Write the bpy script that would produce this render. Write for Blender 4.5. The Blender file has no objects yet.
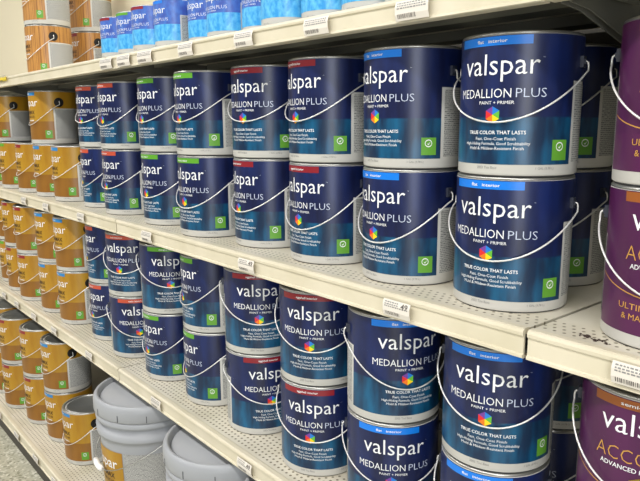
import bpy, bmesh, math, random
from mathutils import Matrix, Vector
random.seed(7)
PI = math.pi
S = bpy.context.scene
C = S.collection

# ------------------------------------------------------------------ camera
YAW, PITCH, ROLL, FPX, ZC = 0.866177, 0.181498, -0.004197, 643.44, 0.26647
fw = Vector((-math.sin(YAW)*math.cos(PITCH), math.cos(YAW)*math.cos(PITCH), -math.sin(PITCH)))
rt = Vector((math.cos(YAW), math.sin(YAW), 0)); up = rt.cross(fw)
r2 = rt*math.cos(ROLL)+up*math.sin(ROLL); u2 = -rt*math.sin(ROLL)+up*math.cos(ROLL)
cam = bpy.data.cameras.new('camera'); co = bpy.data.objects.new('camera', cam); C.objects.link(co)
M3 = Matrix((r2, u2, -fw)).transposed()
co.matrix_world = Matrix.Translation((0, 0, ZC)) @ M3.to_4x4()
cam.sensor_width = 36; cam.sensor_fit = 'HORIZONTAL'; cam.lens = FPX/640*36; cam.clip_start = 0.02
S.camera = co

# ------------------------------------------------------------------ light
S.view_settings.view_transform = 'Standard'; S.view_settings.look = 'None'
S.view_settings.gamma = 1; S.view_settings.use_curve_mapping = False
S.view_settings.exposure = 0.0
W = bpy.data.worlds.new('store_ambient'); S.world = W; W.use_nodes = True
bg = W.node_tree.nodes['Background']; bg.inputs[0].default_value = (0.93, 0.95, 1.0, 1); bg.inputs[1].default_value = 0.16
def area(name, loc, size, power, aim=None, col=(1, .97, .92)):
    l = bpy.data.lights.new(name, 'AREA'); l.shape = 'RECTANGLE'; l.size, l.size_y = size; l.energy = power; l.color = col
    o = bpy.data.objects.new(name, l); C.objects.link(o); o.location = loc
    if aim: o.rotation_euler = (Vector(aim)-Vector(loc)).to_track_quat('-Z', 'Y').to_euler()
    return o
# rows of fluorescent fixtures over the aisle, 2.8 m up
for lx in (-5.2, -2.9, -0.6, 1.7):
    area('ceiling_strip_light', (lx, -0.75, 2.1), (1.9, 0.22), 46)
    area('ceiling_strip_light', (lx, -3.4, 2.1), (1.9, 0.22), 54)
    area('ceiling_strip_light', (lx, 1.6, 2.3), (1.9, 0.22), 30)
# unseen area light added to draw vertical highlight streaks on the cans
area('added_streak_light', (3.3, -3.0, 0.5), (1.9, 2.4), 100, (-.8, .8, 0), (.95, .98, 1))

# ------------------------------------------------------------------ levels
ZA, ZB, ZCs, ZD, ZF = 0.441, 0.0, -0.437, -0.892, -0.972
YA, YB, YC, YD = 0.72, 0.72, 0.70, 0.60
YBACK = 1.215
SEAMS = [-5.60, -4.31, -3.022, -1.735, -0.437, 0.85]

# ------------------------------------------------------------------ materials
def lin(c): return tuple(((x/255+0.055)/1.055)**2.4 if x > 10 else x/255/12.92 for x in c)
def mat(name, rgb, rough=.5, metal=0, spec=.5, noise=None, coat=0):
    m = bpy.data.materials.new(name); m.use_nodes = True; nt = m.node_tree; b = nt.nodes['Principled BSDF']
    c = lin(rgb)
    b.inputs['Base Color'].default_value = (*c, 1); b.inputs['Roughness'].default_value = rough
    b.inputs['Metallic'].default_value = metal; b.inputs['Specular IOR Level'].default_value = spec
    b.inputs['Coat Weight'].default_value = coat
    if noise:
        sc, rgb2, lo, hi = noise
        tc = nt.nodes.new('ShaderNodeTexCoord'); n = nt.nodes.new('ShaderNodeTexNoise'); n.inputs['Scale'].default_value = sc
        n.inputs['Detail'].default_value = 4
        mp = nt.nodes.new('ShaderNodeMapRange'); mp.inputs[1].default_value = lo; mp.inputs[2].default_value = hi
        mx = nt.nodes.new('ShaderNodeMix'); mx.data_type = 'RGBA'
        mx.inputs['A'].default_value = (*c, 1); mx.inputs['B'].default_value = (*lin(rgb2), 1)
        nt.links.new(tc.outputs['Object'], n.inputs['Vector']); nt.links.new(n.outputs['Fac'], mp.inputs[0])
        nt.links.new(mp.outputs[0], mx.inputs['Factor']); nt.links.new(mx.outputs['Result'], b.inputs['Base Color'])
    return m
class NT:
    def __init__(s, m): s.nt = m.node_tree; s.b = s.nt.nodes['Principled BSDF']
    def n(s, t, **k):
        x = s.nt.nodes.new('ShaderNode'+t)
        for a, v in k.items(): setattr(x, a, v)
        return x
    def val(s, sock, v):
        if isinstance(v, (int, float)): sock.default_value = v
        elif isinstance(v, tuple): sock.default_value = (*v, 1) if len(v) == 3 else v
        else: s.nt.links.new(v, sock)
    def m(s, op, a, b=0, c=0):
        x = s.n('Math', operation=op); s.val(x.inputs[0], a); s.val(x.inputs[1], b)
        if op in ('MULTIPLY_ADD', 'COMPARE', 'SMOOTH_MIN'): s.val(x.inputs[2], c)
        return x.outputs[0]
    def mix(s, f, a, b):
        x = s.n('Mix', data_type='RGBA'); s.val(x.inputs['Factor'], f); s.val(x.inputs['A'], a); s.val(x.inputs['B'], b); return x.outputs['Result']
    def rng(s, v, a, b, c=0, d=1):
        x = s.n('MapRange'); s.val(x.inputs[0], v)
        for i, q in enumerate((a, b, c, d)): x.inputs[i+1].default_value = q
        return x.outputs[0]
    def uv(s):
        x = s.n('UVMap'); y = s.n('SeparateXYZ'); s.nt.links.new(x.outputs[0], y.inputs[0]); return x.outputs[0], y.outputs[0], y.outputs[1]
    def noise(s, vec, scale, detail=2, sx=1, sy=1):
        mp = s.n('Mapping'); s.nt.links.new(vec, mp.inputs[0]); mp.inputs['Scale'].default_value = (sx, sy, 1)
        x = s.n('TexNoise'); s.nt.links.new(mp.outputs[0], x.inputs['Vector']); x.inputs['Scale'].default_value = scale; x.inputs['Detail'].default_value = detail
        return x.outputs['Fac']

def two_tone(name, topc, topc2, lowc, lowc2, split, rough=.3, coat=0, streak=(1, .25), scale=28):
    # label print: upper field and lower field, each a soft blend of two inks; UV is in metres
    m = mat(name, (128, 128, 128), rough, coat=coat); t = NT(m); vec, u, v = t.uv()
    n1 = t.rng(t.noise(vec, scale, 3, *streak), .35, .65)
    n2 = t.rng(t.noise(vec, scale*1.3, 3, *streak), .38, .7)
    f = t.rng(v, split-.0012, split+.0012)
    col = t.mix(f, t.mix(n2, lin(lowc), lin(lowc2)), t.mix(n1, lin(topc), lin(topc2)))
    t.nt.links.new(col, t.b.inputs['Base Color'])
    return m
M = {}
M['navy'] = two_tone('label_navy_and_teal', (13, 20, 56), (21, 38, 92), (10, 40, 70), (16, 94, 134), .080, .33)
M['quart'] = two_tone('label_sky_blue_lit', (66, 90, 172), (72, 118, 200), (52, 152, 220), (112, 200, 240), .092, .3, streak=(1, .6), scale=50)  # quart's own sky print, inks also lightened for the strong top-shelf light
M['gold'] = two_tone('label_gold', (180, 138, 36), (166, 120, 28), (144, 98, 34), (132, 88, 30), .082, .35)
M['plum'] = two_tone('label_plum', (80, 26, 74), (70, 22, 66), (84, 28, 76), (76, 24, 70), .060, .3)
m = mat('label_wood', (200, 140, 60), .35); t = NT(m); vec, u, v = t.uv()
pl = t.m('FRACT', t.m('MULTIPLY', u, 55)); edge = t.m('LESS_THAN', pl, .07)
gr = t.rng(t.noise(vec, 60, 4, 2.5, .12), .3, .7)
cc = t.mix(gr, lin((200, 146, 76)), lin((158, 108, 52))); cc = t.mix(edge, cc, lin((96, 56, 26)))
t.nt.links.new(cc, t.b.inputs['Base Color']); M['wood'] = m
# back label: white paper printed with rows of fine grey text
m = mat('label_fine_print', (200, 200, 200), .5); t = NT(m); vec, u, v = t.uv()
row = t.m('GREATER_THAN', t.m('FRACT', t.m('MULTIPLY', v, 330)), .45)
wd = t.m('GREATER_THAN', t.noise(vec, 900, 1, 1, .35), .47)
t.nt.links.new(t.mix(t.m('MULTIPLY', row, wd), lin((186, 186, 182)), lin((104, 106, 108))), t.b.inputs['Base Color']); M['print'] = m
M['body'] = mat('can_white_plastic', (206, 205, 200), .4)
M['metal'] = mat('can_lid_metal', (176, 176, 172), .3, .85)
M['lidgrey'] = mat('can_lid_panel', (140, 142, 140), .35, .7)
M['white'] = mat('ink_white', (236, 238, 240), .45)
M['pale'] = mat('ink_pale_blue', (196, 206, 228), .45)
M['grey'] = mat('ink_grey', (134, 134, 134), .5)
M['brown'] = mat('ink_dark_brown', (58, 36, 14), .5)
M['goldink'] = mat('ink_gold', (196, 146, 70), .35)
M['olive'] = mat('ink_olive_gold', (150, 122, 20), .4)
M['lime'] = mat('ink_lime', (94, 156, 48), .45)
M['s_red'] = mat('strip_dark_red', (136, 28, 40), .35)
M['s_orange'] = mat('strip_coral', (190, 78, 54), .35)
M['s_blue'] = mat('strip_blue', (12, 122, 226), .35)
M['s_azure'] = mat('strip_azure', (44, 128, 190), .35)
M['s_green'] = mat('strip_green', (92, 160, 44), .35)
M['s_bronze'] = mat('strip_bronze', (150, 84, 34), .35)
for k, c in zip('123456', ((214, 40, 44), (236, 120, 26), (246, 206, 28), (96, 178, 56), (30, 120, 206), (110, 60, 150))): M['c'+k] = mat('cube_ink', c, .4)
M['wire'] = mat('bail_wire', (222, 222, 220), .35, .35)
M['ear_navy'] = mat('ear_dark_plastic', (52, 56, 70), .45)
M['black'] = mat('black_plastic', (16, 16, 16), .45)
M['cream'] = mat('shelf_cream_enamel', (216, 208, 186), .42, noise=(9, (205, 197, 172), .4, .7))
M['creampanel'] = mat('back_panel_cream', (226, 217, 190), .6)
M['under'] = mat('bracket_grey', (112, 112, 104), .6)
M['shadedpanel'] = mat('back_panel_cream_shaded', (62, 60, 54), .7)  # cream panel darkened so its colour holds the shade under the shelves
M['kick'] = mat('kick_plate_dark', (62, 58, 52), .6)
M['tag'] = mat('tag_paper', (224, 218, 208), .5)
M['tagyellow'] = mat('tag_yellow_paper', (232, 206, 50), .5)
M['tagink'] = mat('tag_ink', (96, 90, 88), .6)
M['tagred'] = mat('tag_red_ink', (150, 90, 84), .6)
M['pail'] = mat('pail_grey_plastic', (160, 163, 168), .38)
M['pailwhite'] = mat('pail_grip_white', (240, 240, 238), .35)
M['slot_contact'] = mat('slot_and_contact_dark', (70, 72, 76), .6)
M['dirt'] = mat('dark_grit', (58, 44, 38), .9)
# perforated shelf deck: cream enamel with staggered round punch holes in a band behind the front edge
def deck_mat(name, y0, rows, pitch=.0135, r=.0024):
    m = mat(name, (222, 212, 184), .42); t = NT(m)
    g = t.n('NewGeometry'); sp = t.n('SeparateXYZ'); t.nt.links.new(g.outputs['Position'], sp.inputs[0]); x, y = sp.outputs[0], sp.outputs[1]
    ry = t.m('DIVIDE', t.m('SUBTRACT', y, y0), pitch*.9); ri = t.m('FLOOR', ry)
    off = t.m('MULTIPLY', t.m('FLOORED_MODULO', ri, 2), .5)
    fx = t.m('SUBTRACT', t.m('FRACT', t.m('ADD', t.m('DIVIDE', x, pitch), off)), .5)
    fy = t.m('SUBTRACT', t.m('FRACT', ry), .5)
    d = t.m('SQRT', t.m('ADD', t.m('POWER', t.m('MULTIPLY', fx, pitch), 2), t.m('POWER', t.m('MULTIPLY', fy, pitch*.9), 2)))
    h = t.rng(d, r*.8, r*1.15, 1, 0)
    inb = t.m('MULTIPLY', t.m('GREATER_THAN', ri, -.5), t.m('LESS_THAN', ri, rows-.5))
    h = t.m('MULTIPLY', h, inb)
    n = t.n('TexNoise'); n.inputs['Scale'].default_value = 7; n.inputs['Detail'].default_value = 5; t.nt.links.new(g.outputs['Position'], n.inputs['Vector'])
    base = t.mix(t.rng(n.outputs['Fac'], .42, .7), lin((212, 206, 190)), lin((194, 187, 166)))
    t.nt.links.new(t.mix(h, base, lin((112, 104, 84))), t.b.inputs['Base Color'])
    return m
M['deckA'] = deck_mat('shelf_deck_top', YA+.024, 4)
M['deckB'] = deck_mat('shelf_deck_second', YB+.022, 4)
M['deckC'] = deck_mat('shelf_deck_third', YC+.022, 7, r=.0028)
M['deckD'] = deck_mat('shelf_deck_bottom', YD+.022, 10, r=.0026)
# speckled terrazzo floor
m = mat('floor_terrazzo', (168, 164, 146), .35); t = NT(m); g = t.n('NewGeometry')
v = t.n('TexVoronoi'); v.inputs['Scale'].default_value = 130; t.nt.links.new(g.outputs['Position'], v.inputs['Vector'])
sp = t.n('SeparateColor'); t.nt.links.new(v.outputs['Color'], sp.inputs[0])
c1 = t.mix(t.rng(sp.outputs[0], .55, .95), lin((176, 174, 156)), lin((132, 132, 114))); c1 = t.mix(t.rng(sp.outputs[1], .8, .9), c1, lin((206, 204, 190)))
t.nt.links.new(c1, t.b.inputs['Base Color']); M['floor'] = m

# ------------------------------------------------------------------ mesh helpers
class MB:
    def __init__(s): s.v = []; s.f = []; s.m = []; s.uv = []; s.mats = []; s.smooth = []
    def mi(s, k):
        if k not in s.mats: s.mats.append(k)
        return s.mats.index(k)
    def add(s, verts, faces, k, smooth=False, uvs=None):
        b = len(s.v); s.v += [tuple(p) for p in verts]; i = s.mi(k)
        for f in faces:
            s.f.append([b+q for q in f]); s.m.append(i); s.smooth.append(smooth)
            s.uv.append([uvs[q] if uvs else (0, 0) for q in f])
    def box(s, a, b, k):
        (x0, y0, z0), (x1, y1, z1) = a, b
        s.add([(x0,y0,z0),(x1,y0,z0),(x1,y1,z0),(x0,y1,z0),(x0,y0,z1),(x1,y0,z1),(x1,y1,z1),(x0,y1,z1)],
              [(3,2,1,0),(4,5,6,7),(0,1,5,4),(1,2,6,5),(2,3,7,6),(3,0,4,7)], k)
    def lathe(s, prof, k, n=64, smooth=True):
        vs = []; fs = []; L = len(prof)
        for i in range(n):
            a = 2*PI*i/n
            for r, z in prof: vs.append((r*math.sin(a), -r*math.cos(a), z))
        for i in range(n):
            j = (i+1) % n
            for q in range(L-1):
                if prof[q][0] == 0: fs.append((i*L, j*L+q+1, i*L+q+1) if q == 0 else (i*L+q, j*L+q+1, i*L+q+1))
                elif prof[q+1][0] == 0: fs.append((i*L+q, j*L+q, i*L+q+1))
                else: fs.append((i*L+q, j*L+q, j*L+q+1, i*L+q+1))
        s.add(vs, fs, k, smooth)
    def prism(s, prof, x0, x1, k):   # profile in (y, z) swept along x
        n = len(prof); vs = [(x0, y, z) for y, z in prof]+[(x1, y, z) for y, z in prof]
        fs = [(i, (i+1) % n, n+(i+1) % n, n+i) for i in range(n)]+[tuple(range(n))[::-1], tuple(range(n, 2*n))]
        s.add(vs, fs, k)
    def tube(s, pts, r, k, n=8):
        pts = [Vector(p) for p in pts]; vs = []; fs = []; prev = None
        for i, p in enumerate(pts):
            d = (pts[min(i+1, len(pts)-1)]-pts[max(i-1, 0)]).normalized()
            a = (prev-d*prev.dot(d)).normalized() if prev else d.orthogonal().normalized()
            prev = a; b = d.cross(a)
            rr = r[i] if isinstance(r, (list, tuple)) else r
            vs += [p+a*rr*math.cos(2*PI*q/n)+b*rr*math.sin(2*PI*q/n) for q in range(n)]
        for i in range(len(pts)-1):
            for q in range(n): fs.append((i*n+q, i*n+(q+1) % n, (i+1)*n+(q+1) % n, (i+1)*n+q))
        fs += [tuple(range(n))[::-1], tuple(range((len(pts)-1)*n, len(pts)*n))]
        s.add(vs, fs, k, True)
    def wrap(s, R, u0, u1, z0, z1, k, step=.006):   # patch on the can wall, u = arc length
        n = max(1, int(math.ceil((u1-u0)/step))); vs = []; uv = []
        for i in range(n+1):
            u = u0+(u1-u0)*i/n; a = u/R
            for z in (z0, z1): vs.append((R*math.sin(a), -R*math.cos(a), z)); uv.append((u, z))
        s.add(vs, [(2*i, 2*i+2, 2*i+3, 2*i+1) for i in range(n)], k, True, uv)
    def flat(s, R, tris, k):         # tris: (verts2d, faces) wrapped on radius R
        v2, fs = tris
        s.add([(R*math.sin(u/R), -R*math.cos(u/R), z) for u, z in v2], fs, k, True)
    def mesh(s, name):
        me = bpy.data.meshes.new(name); me.from_pydata(s.v, [], s.f)
        for k in s.mats: me.materials.append(M[k])
        me.polygons.foreach_set('material_index', s.m); me.polygons.foreach_set('use_smooth', s.smooth)
        if any(any(q != (0, 0) for q in f) for f in s.uv):
            l = me.uv_layers.new(name='UVMap'); l.data.foreach_set('uv', [c for f in s.uv for q in f for c in q])
        me.update(); return me
    def build(s, name, parent=None):
        o = bpy.data.objects.new(name, s.mesh(name)); C.objects.link(o); o.parent = parent; return o
def tag(o, label, cat, group=None):
    o['label'] = label; o['category'] = cat
    if group: o['group'] = group
    return o
def empty(name, loc, rz=0):
    o = bpy.data.objects.new(name, None); C.objects.link(o); o.location = loc; o.rotation_euler = (0, 0, rz); o.empty_display_size = .05; return o

_tc = {}
def raw_text(body, bold):
    key = (body, bold)
    if key in _tc: return _tc[key]
    cu = bpy.data.curves.new('t', 'FONT'); cu.body = body; cu.size = 1; cu.resolution_u = 2; cu.offset = bold; cu.fill_mode = 'FRONT'
    o = bpy.data.objects.new('t', cu); C.objects.link(o); bpy.context.view_layer.update()
    me = o.evaluated_get(bpy.context.evaluated_depsgraph_get()).to_mesh()
    v = [(p.co.x, p.co.y) for p in me.vertices]; f = [tuple(p.vertices) for p in me.polygons]
    o.to_mesh_clear() if hasattr(o, 'to_mesh_clear') else None
    bpy.data.objects.remove(o); bpy.data.curves.remove(cu)
    _tc[key] = (v, f); return _tc[key]
CAP = max(p[1] for p in raw_text('H', 0)[0])
ASC = max(p[1] for p in raw_text('l', 0)[0])
def text2(body, width, h, uc, z, bold=0, asc=False, cut=.005, anchor='c'):
    v, f = raw_text(body, bold)
    x0 = min(p[0] for p in v); x1 = max(p[0] for p in v); sx = width/(x1-x0); sy = h/(ASC if asc else CAP)
    xo = uc-width/2 if anchor == 'c' else uc
    bm = bmesh.new(); vs = [bm.verts.new(((p[0]-x0)*sx+xo, p[1]*sy+z, 0)) for p in v]
    for q in f:
        try: bm.faces.new([vs[i] for i in q])
        except ValueError: pass
    x = xo+cut
    while cut and x < xo+width:
        bmesh.ops.bisect_plane(bm, geom=bm.verts[:]+bm.edges[:]+bm.faces[:], plane_co=(x, 0, 0), plane_no=(1, 0, 0)); x += cut
    bm.verts.index_update(); out = ([(p.co.x, p.co.y) for p in bm.verts], [[p.index for p in q.verts] for q in bm.faces]); bm.free()
    return out
def polys(*ps):
    v = []; f = []
    for p in ps: f.append(list(range(len(v), len(v)+len(p)))); v += p
    return v, f

# ------------------------------------------------------------------ paint cans
R0, H0 = .084, .192
STRIPTXT = {'s_azure': 'flat   exterior', 's_blue': 'flat   interior', 's_red': 'eggshell interior', 's_orange': 'satin interior', 's_green': 'semi-gloss interior', 's_bronze': 'semi-gloss'}
def label_mesh(kind, strip, R=R0, H=H0):
    b = MB(); sz = H/H0; su = R/R0; RL = R+.0000; e = .0003
    full = PI*R; half = math.radians(76)*R
    z0, zc, z1 = (.028 if kind == 'quart' else .0168)*sz, .128*sz, .1868*sz
    base = {'navy': 'navy', 'quart': 'quart', 'gold': 'gold', 'wood': 'wood', 'plum': 'plum'}[kind]
    def W(u0, u1, za, zb, k, r): # label colours read z in full-size units
        n = max(1, int(math.ceil((u1-u0)/.006))); vs = []; uv = []
        for i in range(n+1):
            u = u0+(u1-u0)*i/n; a = u/R
            for z in (za, zb): vs.append((r*math.sin(a), -r*math.cos(a), z)); uv.append((u/su+.3, z/sz))
        b.add(vs, [(2*i, 2*i+2, 2*i+3, 2*i+1) for i in range(n)], k, True, uv)
    W(-full, full, zc, z1, base, RL)
    W(-half, half, z0, zc, base, RL)
    def T(body, w, h, uc, z, k, bold=0, asc=False, anchor='c', lvl=2):
        b.flat(RL+e*lvl, text2(body, w*su, h*sz, uc*su, z*sz, bold, asc, .005, anchor), k)
    if strip: 
        W(-.068*su, .045*su, .1742*sz, .1858*sz, strip, RL+e)
        if kind != 'quart': T(STRIPTXT[strip], .045, .0042, -.010, .1778, 'white', .01)
    T('valspar', .112, .0275, .000, .1360 if kind != 'plum' else .1420, 'white', -.004, True)
    T('™', .0026, .0018, .0605, .156 if kind != 'plum' else .162, 'pale')
    if kind in ('navy', 'quart'):
        T('MEDALLION', .086, .0120, -.0225, .1060, 'white', -.006)
        T('PLUS', .040, .0120, .0465, .1060, 'pale' if kind == 'navy' else 'white', -.012)
        T('PAINT + PRIMER', .050, .0042, 0, .0975, 'white', .0)
        if kind == 'navy':
            cx, cz, r = -.004*su, .0835*sz, .0112*su
            P = [(cx+r*math.sin(math.radians(60*i)), cz+r*math.cos(math.radians(60*i))) for i in range(6)]; O = (cx, cz)
            for i in range(6): b.flat(RL+e*2, polys([O, P[i], P[(i+1) % 6]][::-1]), 'c'+'654321'[(i+1) % 6])
            T('TRUE COLOR THAT LASTS', .084, .0047, 0, .0575, 'white', .012)
            T('Fast, One-Coat Finish', .058, .0040, 0, .0495, 'white')
            T('High-Hiding Formula, Good Scrubbability', .096, .0040, 0, .0430, 'white')
            T('Mold & Mildew-Resistant Finish', .080, .0040, 0, .0365, 'white')
    elif kind in ('gold', 'wood'):
        T('DURAMAX', .080, .0125, .0, .108, 'brown', .02)
        T('EXTERIOR', .080, .008, .0, .0945, 'brown', .0)
        T('PAINT + PRIMER', .070, .0045, 0, .083, 'white', .01)
    else:
        T('ACCOLADE', .122, .0175, 0, .1060, 'goldink', -.016)
        T('ADVANCED PAINT & PRIMER', .108, .0056, 0, .0960, 'white', .008)
        hx = [(.0+.019*math.cos(math.radians(60*i+30)), .078+.0150*math.sin(math.radians(60*i+30))) for i in range(6)]
        b.flat(RL+e*3, polys(hx), 'olive'); T('ONE', .014, .0045, 0, .0765, 'goldink', .02, lvl=4)
        arc = []; N = 24
        for i in range(N+1):
            u = -.108+.216*i/N; arc.append((u, .060+.021*(u/.108)**2))
        b.flat(RL+e, polys(*[[arc[i], arc[i+1], (arc[i+1][0], arc[i+1][1]+.0014), (arc[i][0], arc[i][1]+.0014)] for i in range(N)]), 'goldink')
        T('ULTIMATE', .060, .0072, -.066, .047, 'goldink', .0, anchor='l'); T('& MAX', .034, .0072, -.061, .0345, 'goldink', .0, anchor='l')
    if kind != 'quart':
        # small green certification panel with a pale emblem
        g = (.0785*su, .103*su, .0225*sz, .0500*sz)
        if kind != 'plum':
            W(*g, 'lime', RL+e)
            c = [(.0908+.0060*math.cos(PI*i/6), .0410+.0062*math.sin(PI*i/6)) for i in range(12)]
            c2 = [(.0908+.0050*math.cos(PI*i/6), .0410+.0046*math.sin(PI*i/6)) for i in range(12)]
            b.flat(RL+e*2, polys(*[[c[i], c[(i+1) % 12], c2[(i+1) % 12], c2[i]] for i in range(12)]), 'white')
            b.flat(RL+e*2, polys([(.0885, .0408), (.0905, .0380), (.0945, .0440), (.0905, .0402)]), 'white')
    # base text on the white band
    b.flat(RL+e, text2('2003 Tint Base', .030*su, .0036*sz, -.010*su, .0105*sz), 'grey')
    b.flat(RL+e, text2('1 GAL (3.78 L)' if kind != 'quart' else '1 QT', .026*su, .0030*sz, .070*su, .0105*sz), 'grey')
    return b.mesh('label')
def back_label_mesh(R=R0, H=H0, full=False):
    b = MB(); s = H/H0; a0 = math.radians(80)*R; a1 = 2*PI*R-a0
    b.wrap(R+.0001, a0, a1, .020*s, .124*s, 'print'); return b.mesh('back_label')
def body_mesh(R=R0, H=H0):
    b = MB(); r = R-.0005
    b.lathe([(0, .0015), (r-.008, .0015), (r-.006, 0), (r-.0032, .0), (r-.0025, .0016)], 'slot_contact')  # recessed dark bottom rim; its colour also paints the contact shade
    b.lathe([(r-.0025, .0016), (r-.0012, .0022), (r, .0038), (r, H-.0052), (r-.0015, H-.0045), (0, H-.0075)], 'body'); return b.mesh('body')
def lid_mesh(R=R0, H=H0):
    b = MB(); r = R-.0005
    b.lathe([(r-.002, H-.0046), (r-.0003, H-.0044), (r-.0001, H-.003), (r-.0008, H-.0012), (r-.003, H-.0004), (r-.007, H-.0004), (r-.009, H-.0014), (r-.0095, H-.0062)], 'metal')
    b.lathe([(r-.0095, H-.0062), (r-.013, H-.0062), (r-.015, H-.0028), (r-.018, H-.0026), (r-.019, H-.004), (0, H-.004)], 'lidgrey')
    return b.mesh('lid')
def handle_mesh(D, side=1):
    b = MB(); ze = .1535; N = 36; A = R0+.0095; F = R0+.0035; half = []
    for i in range(N+1):
        th = PI*i/N
        half.append((-A*math.cos(th), -F*math.sin(th)**.92, ze-.012-D*math.sin(th)**1.15))
    L = [(-R0-.002, 0, ze), (-R0-.006, 0, ze+.0008), (-A+.0008, 0, ze-.001), (-A, 0, ze-.005)]
    pts = L+half+[(-p[0], p[1], p[2]) for p in L[::-1]]
    b.tube(pts, .00130, 'wire', 7); return b.mesh('handle')
def ear_mesh(s, black):
    b = MB(); z = .1535
    k = 'black' if black else 'ear_navy'
    if black:
        n = 20; vs = []; rr = .0165
        for x_ in (R0-.0035, R0+.0022):
            for i in range(n):
                a = 2*PI*i/n; y = rr*math.cos(a)
                vs.append((s*(x_-(R0-math.sqrt(R0*R0-y*y))), y, z-.004+rr*math.sin(a)))
        b.add(vs, [tuple(range(n)), tuple(range(n, 2*n))]+[(i, (i+1) % n, n+(i+1) % n, n+i) for i in range(n)], k)
    x0, x1 = sorted((s*(R0-.003), s*(R0+.0045)))
    b.box((x0, -.0055, z-.0075), (x1, .0055, z+.0075), k)
    x0, x1 = sorted((s*(R0+.004), s*(R0+.0065)))
    b.box((x0, -.003, z-.003), (x1, .003, z+.003), k)
    return b.mesh('handle_ear')
_mc = {}
def cached(key, fn, *a):
    if key not in _mc: _mc[key] = fn(*a)
    return _mc[key]
def part(name, me, root):
    o = bpy.data.objects.new(name, me); C.objects.link(o); o.parent = root; return o
def can(kind, strip, x, y, z, face, label, group, D=None, flip=False, name='paint_can'):
    r = empty(name, (x, y, z), math.radians(face)); tag(r, label, 'paint can', group)
    part('body', cached('body', body_mesh), r); part('lid', cached('lid', lid_mesh), r)
    part('front_label', cached(('l', kind, strip), label_mesh, kind, strip), r)
    part('back_label', cached('bl', back_label_mesh), r)
    D = round(D if D else random.choice((.065, .069, .073, .076)), 3)
    hd = part('wire_handle', cached(('h', D), handle_mesh, D), r)
    if flip: hd.rotation_euler = (0, 0, PI)
    blk = kind in ('gold', 'wood')
    for s in (-1, 1): part('handle_ear', cached(('e', s, blk), ear_mesh, s, blk), r)
    return r
ORD = ['first', 'second', 'third', 'fourth', 'fifth', 'sixth', 'seventh', 'eighth']
SN = {'s_azure': 'blue', 's_blue': 'blue', 's_red': 'dark red', 's_orange': 'coral', 's_green': 'green', 's_bronze': 'bronze'}
P_ = H0+.0002
# second shelf: eight stacks of two navy gallons, counted from the right
ST = [(-.541, .840, 's_blue', 10, 10), (-.746, .843, 's_blue', -8, -8), (-.954, .843, 's_red', -3, -7), (-1.165, .850, 's_red', -8, 9),
      (-1.368, .822, 's_green', 6, 1), (-1.597, .836, 's_green', 3, 2), (-1.858, .834, 's_orange', 3, 6), (-2.070, .848, 's_orange', -8, 10)]
for i, (x, y, s, a0, a1) in enumerate(ST):
    for lv, a in ((0, a0), (1, a1)):
        can('navy', s, x+(.0025 if lv else 0), y-(.002 if lv else 0), ZB+lv*P_, a+(1.5, 5, 4, 4, 0, 1, 1, 1)[i], '%s navy gallon paint can, %s strip, %s front stack from right on second shelf' % (('bottom', 'top')[lv], SN[s], ORD[i]), 'navy gallon paint cans on the second shelf', .068 if i == 0 else None, flip=(i == 1 and lv == 1))
for lv in (0, 1):
    can('navy', 's_blue', -.577, 1.026, ZB+lv*P_, -6, '%s navy gallon paint can in the shaded back row, second shelf near shelf joint' % ('bottom', 'top')[lv], 'navy gallon paint cans on the second shelf')
    can('navy', 's_blue', -.560, 1.022, ZCs+lv*P_, -6, '%s navy gallon paint can in the dark back row, third shelf near shelf joint' % ('bottom', 'top')[lv], 'navy gallon paint cans on the third shelf')
# third shelf
CT = [(-.546, .830, 's_blue', 18, 21), (-.761, .822, 's_blue', 43, 60), (-.969, .825, 's_red', 34, 34), (-1.194, .833, 's_red', 70, 52),
      (-1.395, .832, 's_green', -14, -11), (-1.613, .824, 's_green', 2, 59), (-1.848, .824, 's_orange', 65, 30), (-2.046, .837, 's_orange', 3, -10)]
for i, (x, y, s, a0, a1) in enumerate(CT):
    for lv, a in ((0, a0), (1, a1)):
        can('navy', s, x, y, ZCs+lv*P_, a+((4, 4), (2, 2), (3, 3), (2, 3), (1, 1), (1, 4), (4, 4), (1, 1))[i][lv], '%s navy gallon paint can, %s strip, %s front stack from right on third shelf' % (('bottom', 'top')[lv], SN[s], ORD[i]), 'navy gallon paint cans on the third shelf')
# golden gallons, second shelf
BY = [(-2.302, .832, 's_azure'), (-2.506, .833, 's_azure'), (-2.711, .827, 's_red'), (-2.927, .822, 's_green'), (-3.134, .822, 's_green')]
for i, (x, y, s) in enumerate(BY):
    can('gold', s, x, y, ZB, -7+random.uniform(-3, 3), 'golden gallon can, %s strip, %s from right in bottom layer on second shelf' % (SN[s], ORD[i]), 'golden gallon paint cans on the second shelf')
for i, (x, y, s) in enumerate([(-2.512, .832, 's_azure'), (-3.035, .821, 's_azure')]):
    can('gold', s, x, y, ZB+P_, -5, 'golden gallon can stacked on the bottom layer of second shelf, %s' % ('nearer the navy cans', 'at the left frame edge')[i], 'golden gallon paint cans on the second shelf')
CY = [(-2.293, .816, 's_azure'), (-2.488, .812, 's_azure'), (-2.717, .800, 's_red'), (-2.918, .809, 's_red'), (-3.110, .830, 's_green')]
for i, (x, y, s) in enumerate(CY):
    for lv in (0, 1):
        can('gold', s, x, y, ZCs+lv*P_, random.uniform(-6, 4), '%s golden gallon can, %s strip, %s stack left of navy cans on third shelf' % (('bottom', 'top')[lv], SN[s], ORD[i]), 'golden gallon paint cans on the third shelf')
DY = [(-2.354, .756, 's_azure'), (-2.559, .741, 's_red'), (-2.767, .716, 's_red'), (-2.975, .712, 's_green')]
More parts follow.
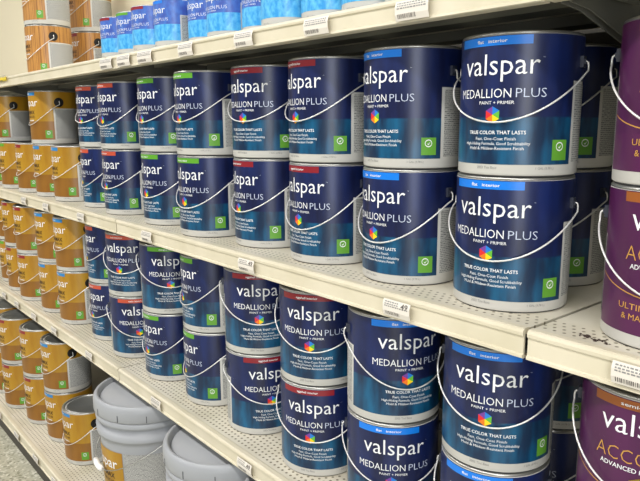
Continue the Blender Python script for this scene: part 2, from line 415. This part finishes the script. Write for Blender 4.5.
for i, (x, y, s) in enumerate(DY):
    for lv in (0, 1):
        can('gold', s, x, y, ZD+lv*P_, random.uniform(-6, 2), '%s golden gallon can, %s strip, %s stack from right on bottom shelf' % (('bottom', 'top')[lv], SN[s], ORD[i]), 'golden gallon paint cans on the bottom shelf')
can('gold', 's_azure', -2.147, .749, ZD, -4, 'single golden gallon can with open view of its lid beside grey pail', 'golden gallon paint cans on the bottom shelf')
# wood-look gallons on the top shelf
for i, (x, y, w) in enumerate([(-2.665, .885, 'front'), (-2.745, 1.09, 'back')]):
    for lv in (0, 1):
        can('wood', 's_red' if i else None, x, y, ZA+lv*P_, -7, '%s wood-grain gallon stain can in the %s stack on the top shelf' % (('bottom', 'top')[lv], w), 'wood-grain gallon cans on the top shelf')
# plum gallons in the right bay
for (x, y, z, a, nm) in ((-.303, .838, ZB, 20, 'second'), (-.314, .826, ZCs, 20, 'third')):
    for lv in (0, 1):
        can('plum', 's_bronze', x, y, z+lv*P_, a, '%s plum purple gallon paint can with gold lettering on the %s shelf, right bay' % (('bottom', 'top')[lv], nm), 'plum gallon paint cans in the right bay', .080)
# blue quarts on the top shelf
QR, QH = .052, .110
QY = [.788, .788, .780, .786, .816, .800, .818, .788, .798, .796, .786, .79]
QS = ['s_red', 's_green', 's_red', 's_blue', 's_green', 's_blue', 's_blue', 's_blue', 's_blue', 's_blue', 's_blue', 's_blue']
PN = ['leftmost, beside the wood-grain cans', 'with green strip, second from left', 'with red strip, third from left', 'fourth from left, before the gap', 'fifth from left, set back after the gap', 'sixth from left', 'seventh from left, set slightly back', 'eighth from left', 'ninth from left', 'tenth from left', 'eleventh from left', 'rightmost, mostly cropped']
for i in range(12):
    r = empty('paint_quart', (-1.784+.1095*i, QY[i], ZA), math.radians(random.uniform(0, 16) if i != 3 else -4))
    tag(r, 'small bright blue quart can on top shelf, ' + PN[i], 'paint can', 'blue quart cans on the top shelf')
    part('body', cached('qb', body_mesh, QR, QH), r); part('lid', cached('ql', lid_mesh, QR, QH), r)
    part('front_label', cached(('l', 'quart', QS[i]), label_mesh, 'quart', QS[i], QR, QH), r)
    part('back_label', cached('qbl', back_label_mesh, QR, QH), r)

# ------------------------------------------------------------------ five gallon pails
PZ = 1.072
def pail_body():
    b = MB()
    b.lathe([(0, .004), (.124, .004), (.126, 0), (.131, 0), (.133, .004), (.1435, .255), (.1435, .268), (.1515, .269), (.152, .272), (.152, .290), (.141, .292),
             (.141, .306), (.152, .3075), (.1525, .311), (.1525, .322), (.142, .324), (.142, .340), (0, .340)], 'pail', 72); b.v = [(x, y, z*PZ) for x, y, z in b.v]; return b.mesh('body')
def pail_lid():
    b = MB()
    b.lathe([(.1430, .322), (.150, .3225), (.1545, .326), (.1565, .331), (.1565, .352), (.155, .362), (.151, .3685), (.146, .370), (.1415, .3675), (.1395, .352), (.1365, .350),
             (.1345, .358), (.131, .3605), (.0, .361)], 'pail', 72)
    for i in range(12):
        a = 2*PI*i/12+.1; c, s_ = math.cos(a), math.sin(a); t_ = (-s_, c)
        vs = []
        for rr in (.1550, .1572):
            for w in (-.0009, .0009):
                for z in (.329, .347): vs.append((rr*c+t_[0]*w, rr*s_+t_[1]*w, z))
        b.add(vs, [(0,1,3,2),(4,6,7,5),(0,4,5,1),(2,3,7,6),(0,2,6,4),(1,5,7,3)], 'slot_contact')
    b.v = [(x, y, z*PZ) for x, y, z in b.v]; return b.mesh('lid')
def pail_label():
    b = MB(); N = 40; z0, z1 = .05, .236
    rz = lambda z: .1335+(z-.004)/.251*.0105+.0006
    def patch(u0, u1, za, zb, k):
        n = max(1, int((u1-u0)/.006)); vs = []; uv = []
        for i in range(n+1):
            u = u0+(u1-u0)*i/n
            for z in (za, zb): r = rz(z); a = u/.14; vs.append((r*math.sin(a), -r*math.cos(a), z)); uv.append((u, z*.85))
        b.add(vs, [(2*i, 2*i+2, 2*i+3, 2*i+1) for i in range(n)], k, True, uv)
    patch(-.085, .085, z0, z1, 'gold'); patch(.090, .205, z0, z1, 'print'); patch(-.205, -.090, z0, z1, 'print')
    def tx(body, w, h, uc, z, k, bold, asc=False):
        v2, fs = text2(body, w, h, uc, z, bold, asc, .006)
        b.add([((rz(zz)+.0008)*math.sin(u/.14), -(rz(zz)+.0008)*math.cos(u/.14), zz) for u, zz in v2], fs, k, True)
    tx('valspar', .132, .029, 0, .186, 'white', .006, True); tx('DURAMAX', .105, .014, 0, .157, 'brown', .02); tx('EXTERIOR', .105, .009, 0, .141, 'brown', 0)
    b.v = [(x, y, z*PZ) for x, y, z in b.v]; return b.mesh('label')
def pail_handle():
    b = MB(); A, F, D, ze = .163, .160, .104, .298; pts = []
    for i in range(41):
        th = PI*i/40; pts.append((-A*math.cos(th), -F*math.sin(th), ze-D*math.sin(th)**1.2))
    b.tube(pts, .0014, 'metal', 8); return b.mesh('wire_handle'), [pts[i] for i in range(17, 23)]
ph, gp = pail_handle()
g = MB(); g.tube(gp, [.0065]+[.0080]*4+[.0065], 'pailwhite', 12); grip = g.mesh('grip')
def pail_ear(s):
    b = MB(); x0, x1 = sorted((s*.150, s*.165)); b.box((x0, -.012, .287), (x1, .012, .309), 'pail'); return b.mesh('handle_ear')
for i, (x, y, a, t_) in enumerate([(-1.691, .772, -4, 'nearest the golden cans'), (-1.284, .785, -18, 'middle of the three'), (-.965, .800, 30, 'rightmost, almost hidden')]):
    r = empty('paint_pail', (x, y, ZD+.0015), math.radians(a)); tag(r, 'large grey five gallon lidded pail on bottom shelf, '+t_, 'pail', 'grey lidded pails on the bottom shelf')
    part('body', cached('pb', pail_body), r); part('lid', cached('pl', pail_lid), r); part('front_label', cached('plb', pail_label), r)
    h = part('wire_handle', ph, r); gg = part('grip', grip, h); gg['label'] = 'white plastic grip'
    for s in (-1, 1): part('handle_ear', cached(('pe', s), pail_ear, s), r)

# ------------------------------------------------------------------ shelving
BN = ['outermost left', 'far left', 'left', 'middle', 'right']
LV = [('top', ZA, YA, 'deckA'), ('second', ZB, YB, 'deckB'), ('third', ZCs, YC, 'deckC'), ('bottom', ZD, YD, 'deckD')]
HOLD = {('top', 'left'): 'with wood-grain cans', ('top', 'middle'): 'carrying blue quart cans', ('second', 'middle'): 'carrying navy gallon cans', ('second', 'right'): 'carrying purple cans',
        ('third', 'middle'): 'carrying navy gallon cans', ('third', 'right'): 'carrying purple cans', ('second', 'left'): 'carrying golden cans', ('third', 'left'): 'carrying golden cans', ('bottom', 'left'): 'carrying golden cans', ('bottom', 'middle'): 'carrying grey pails'}
for bi in range(1, 5):
    xa, xb = SEAMS[bi]+.0030, SEAMS[bi+1]-.0030
    for nm, z, yf, dk in LV:
        q = .86 if nm == 'top' else 1
        r = empty('metal_shelf', ((xa+xb)/2, yf, z)); X0, X1 = xa-(xa+xb)/2, xb-(xa+xb)/2; D = YBACK-.012-yf
        tag(r, ('cream metal %s shelf of the %s bay %s' % (nm, BN[bi], HOLD.get((nm, BN[bi]), ''))).strip(), 'shelf', 'cream metal shelves')
        b = MB(); b.prism([(.016, -.0045), (.016, 0), (D, 0), (D, -.0045)], X0, X1, dk)
        b.build('deck', r)
        b = MB()
        b.prism([(yy_, zz_*q if zz_ < -.006 else zz_) for yy_, zz_ in [(.017, 0), (.013, .0012), (.004, .0012), (.0012, -.0005), (0, -.004), (.0004, -.0085), (.003, -.0100), (.003, -.0335), (.0005, -.035), (0, -.0385), (.003, -.0400), (.020, -.0400), (.020, -.037), (.0065, -.037), (.0065, -.0075), (.017, -.0075)]], X0, X1, 'cream')
        b.build('front_lip', r)
        if nm != 'bottom':
            b = MB()
            for yy in (.13, .30): b.prism([(yy, -.0045), (yy, -.022), (yy+.05, -.022), (yy+.05, -.0045)], X0+.02, X1-.02, 'under')
            b.build('stiffener', r)
            for sx in (X0+.002, X1-.0045):
                b = MB(); bd = .12 if nm == 'top' else .045; pr = [(.05, -.006), (D, -.006), (D, -bd), (D-.06, -bd), (.10, -.035), (.05, -.03)]
                b.prism(pr, sx, sx+.0025, 'under'); b.build('shelf_bracket', r)
    # grit lying near the edge of the second shelf, right bay
fr = empty('shelving_frame', (-1.7, YBACK, ZF)); tag(fr, 'cream back panels, uprights and dark base supporting all the shelves', 'shelving frame')
for bi in range(5):
    xa, xb = SEAMS[bi]+1.7+(.015 if bi > 2 else 0), SEAMS[bi+1]+1.7-(.015 if bi > 1 else 0)
    b = MB(); b.box((xa, 0, .0), (xb, .012, ZA-ZF), 'shadedpanel'); b.build('back_panel', fr)
    b = MB(); b.box((xa, 0, ZA-ZF), (xb, .012, 2.05), 'creampanel'); b.build('upper_back_panel', fr)
    b = MB(); b.box((SEAMS[bi]+1.7+.002, YD+.0015-YBACK, .0), (SEAMS[bi+1]+1.7-.002, YD+.020-YBACK, ZD-.0405-ZF), 'kick'); b.build('kick_plate', fr)
for sx in SEAMS[2:]:
    b = MB(); b.box((sx+1.7-.015, -.010, 0), (sx+1.7+.015, .03, 2.06), 'under')
    for k in range(60): b.box((sx+1.7-.004, -.0105, .25+k*.03), (sx+1.7+.004, -.0099, .268+k*.03), 'black')
    b.build('upright', fr)
b = MB(); rnd = random.Random(3)
for k in range(34):
    cx = (-.352 if k % 2 else -.372)+rnd.gauss(0, .0055); cy = (.752 if k % 2 else .757)+rnd.gauss(0, .0035); q = rnd.uniform(.0014, .0034)
    b.add([(cx+q*math.cos(a*1.05)*rnd.uniform(.6, 1.2), cy+q*.7*math.sin(a*1.05), .0003) for a in range(6)]+[(cx, cy, .0012)], [(i, (i+1) % 6, 6) for i in range(6)], 'dirt')
o = b.build('grit_patch'); o['kind'] = 'stuff'; tag(o, 'dark grit scattered near front edge of second shelf, right bay', 'grit')

# ------------------------------------------------------------------ price tags
def price_tag(x, yf, z, w, k, label, price='', yellow=False, h=.027):
    r = empty('price_tag', (x, yf, z), 0)
    b = MB(); pk = 'tagyellow' if yellow else 'tag'; N = 5
    prof = [(-.0030, -h/2), (-.0060, -h*.18), (-.0062, h*.2), (-.0035, h/2)]
    vs = []
    for xx in (-w/2, w/2):
        for y, zz in prof: vs.append((xx, y, zz))
        for y, zz in prof: vs.append((xx, y+.0008, zz))
    fs = [(i, i+1, 9+i, 8+i) for i in range(3)]+[(4+i, 12+i, 13+i, 5+i) for i in range(3)]+[(0, 4, 5, 1), (1, 5, 6, 2), (2, 6, 7, 3), (8, 9, 13, 12), (9, 10, 14, 13), (10, 11, 15, 14), (0, 8, 12, 4), (3, 7, 15, 11)]
    b.add(vs, fs, pk); b.build('card', r)
    def Y(zz):
        for (ya, za), (yb, zb) in zip(prof, prof[1:]):
            if za <= zz <= zb: return ya+(yb-ya)*(zz-za)/(zb-za)-.0003
        return -.004
    b = MB(); rr = random.Random(int(abs(x)*1000))
    # printed rows (illegible dashes), a barcode, the price
    for ri, zz in enumerate((.0092, .0058, .0024)):
        xx = -w/2+.004; end = w/2-(.024 if price and ri < 2 else .004)
        while xx < end:
            l = rr.uniform(.002, .005); l = min(l, end-xx)
            b.add([(xx, Y(zz), zz), (xx+l, Y(zz), zz), (xx+l, Y(zz+.0018), zz+.0018), (xx, Y(zz+.0018), zz+.0018)], [(0, 1, 2, 3)], 'grey'); xx += l+.0014
    xx = -w/2+.005
    while xx < w*.12:
        l = rr.choice((.0006, .0012)); b.add([(xx, Y(-.0105), -.0105), (xx+l, Y(-.0105), -.0105), (xx+l, Y(-.0045), -.0045), (xx, Y(-.0045), -.0045)], [(0, 1, 2, 3)], 'tagink'); xx += l+rr.choice((.0008, .0014))
    if price:
        v2, f = text2(price, .014, .008, w/2-.011, .0035, .02, cut=0); b.add([(u, Y(zz)-.0001, zz) for u, zz in v2], f, 'tagink')
    b.build('printing', r)
    tag(r, label, 'price tag', 'price tags on the shelf edges')
A_ = [(-1.722, 'leftmost, below the first quart can'), (-1.610, 'second from left'), (-1.490, 'third from left'), (-1.290, 'fourth from left, after a gap'), (-1.065, 'fifth from left'), (-.850, 'sixth from left'), (-.640, 'rightmost in view')]
for i, (x, t_) in enumerate(A_): price_tag(x, YA, ZA-.018, .062 if i > 2 else .075, 0, 'white price tag on top shelf edge, '+t_)
price_tag(-2.72, YA, ZA-.006, .12, 0, 'yellow shelf sticker on the top shelf edge left of wood-grain cans', yellow=True, h=.016)
for i, (x, t_) in enumerate([(-2.573, 'leftmost'), (-2.320, 'second from left'), (-1.989, 'third from left, just left of joint'), (-1.531, 'fourth from left, right of joint'), (-1.075, 'fifth from left'), (-.659, 'sixth from left, below blue-strip cans')]):
    price_tag(x, YB, ZB-.021, .056, 0, 'white price tag on second shelf edge, '+t_, '49' if i > 3 else '')
price_tag(-.287, YB, ZB-.019, .066, 0, 'white barcode price tag on second shelf edge below purple can')
for i, (x, t_) in enumerate([(-2.906, 'leftmost at frame edge'), (-2.721, 'second from left'), (-2.502, 'third from left'), (-2.276, 'fourth from left'), (-1.949, 'fifth from left, beneath navy cans'), (-1.486, 'sixth from left, above grey pail'), (-1.071, 'rightmost, with price visible')]):
    price_tag(x, YC, ZCs-.021, .054, 0, 'white price tag on third shelf edge, '+t_, '49' if i > 5 else '')
for i, (x, t_) in enumerate([(-2.503, 'upper left one'), (-2.272, 'middle one'), (-2.072, 'lowest one at frame bottom')]):
    price_tag(x, YD, ZD-.021, .056, 0, 'white price tag on bottom shelf edge, '+t_)
price_tag(-2.745, YD, ZD-.021, .056, 0, 'white price tag on bottom shelf edge, at the left frame edge')

# ------------------------------------------------------------------ floor and end wall
b = MB(); b.box((-9, -5, ZF-.05), (4, 1.6, ZF), 'floor'); o = b.build('floor'); o['kind'] = 'structure'
M['wall'] = mat('wall_paint_beige', (214, 204, 180), .7)
b = MB(); b.box((-9.1, -5, ZF), (-9, 5, 2.9), 'wall'); o = b.build('wall_left'); o['kind'] = 'structure'
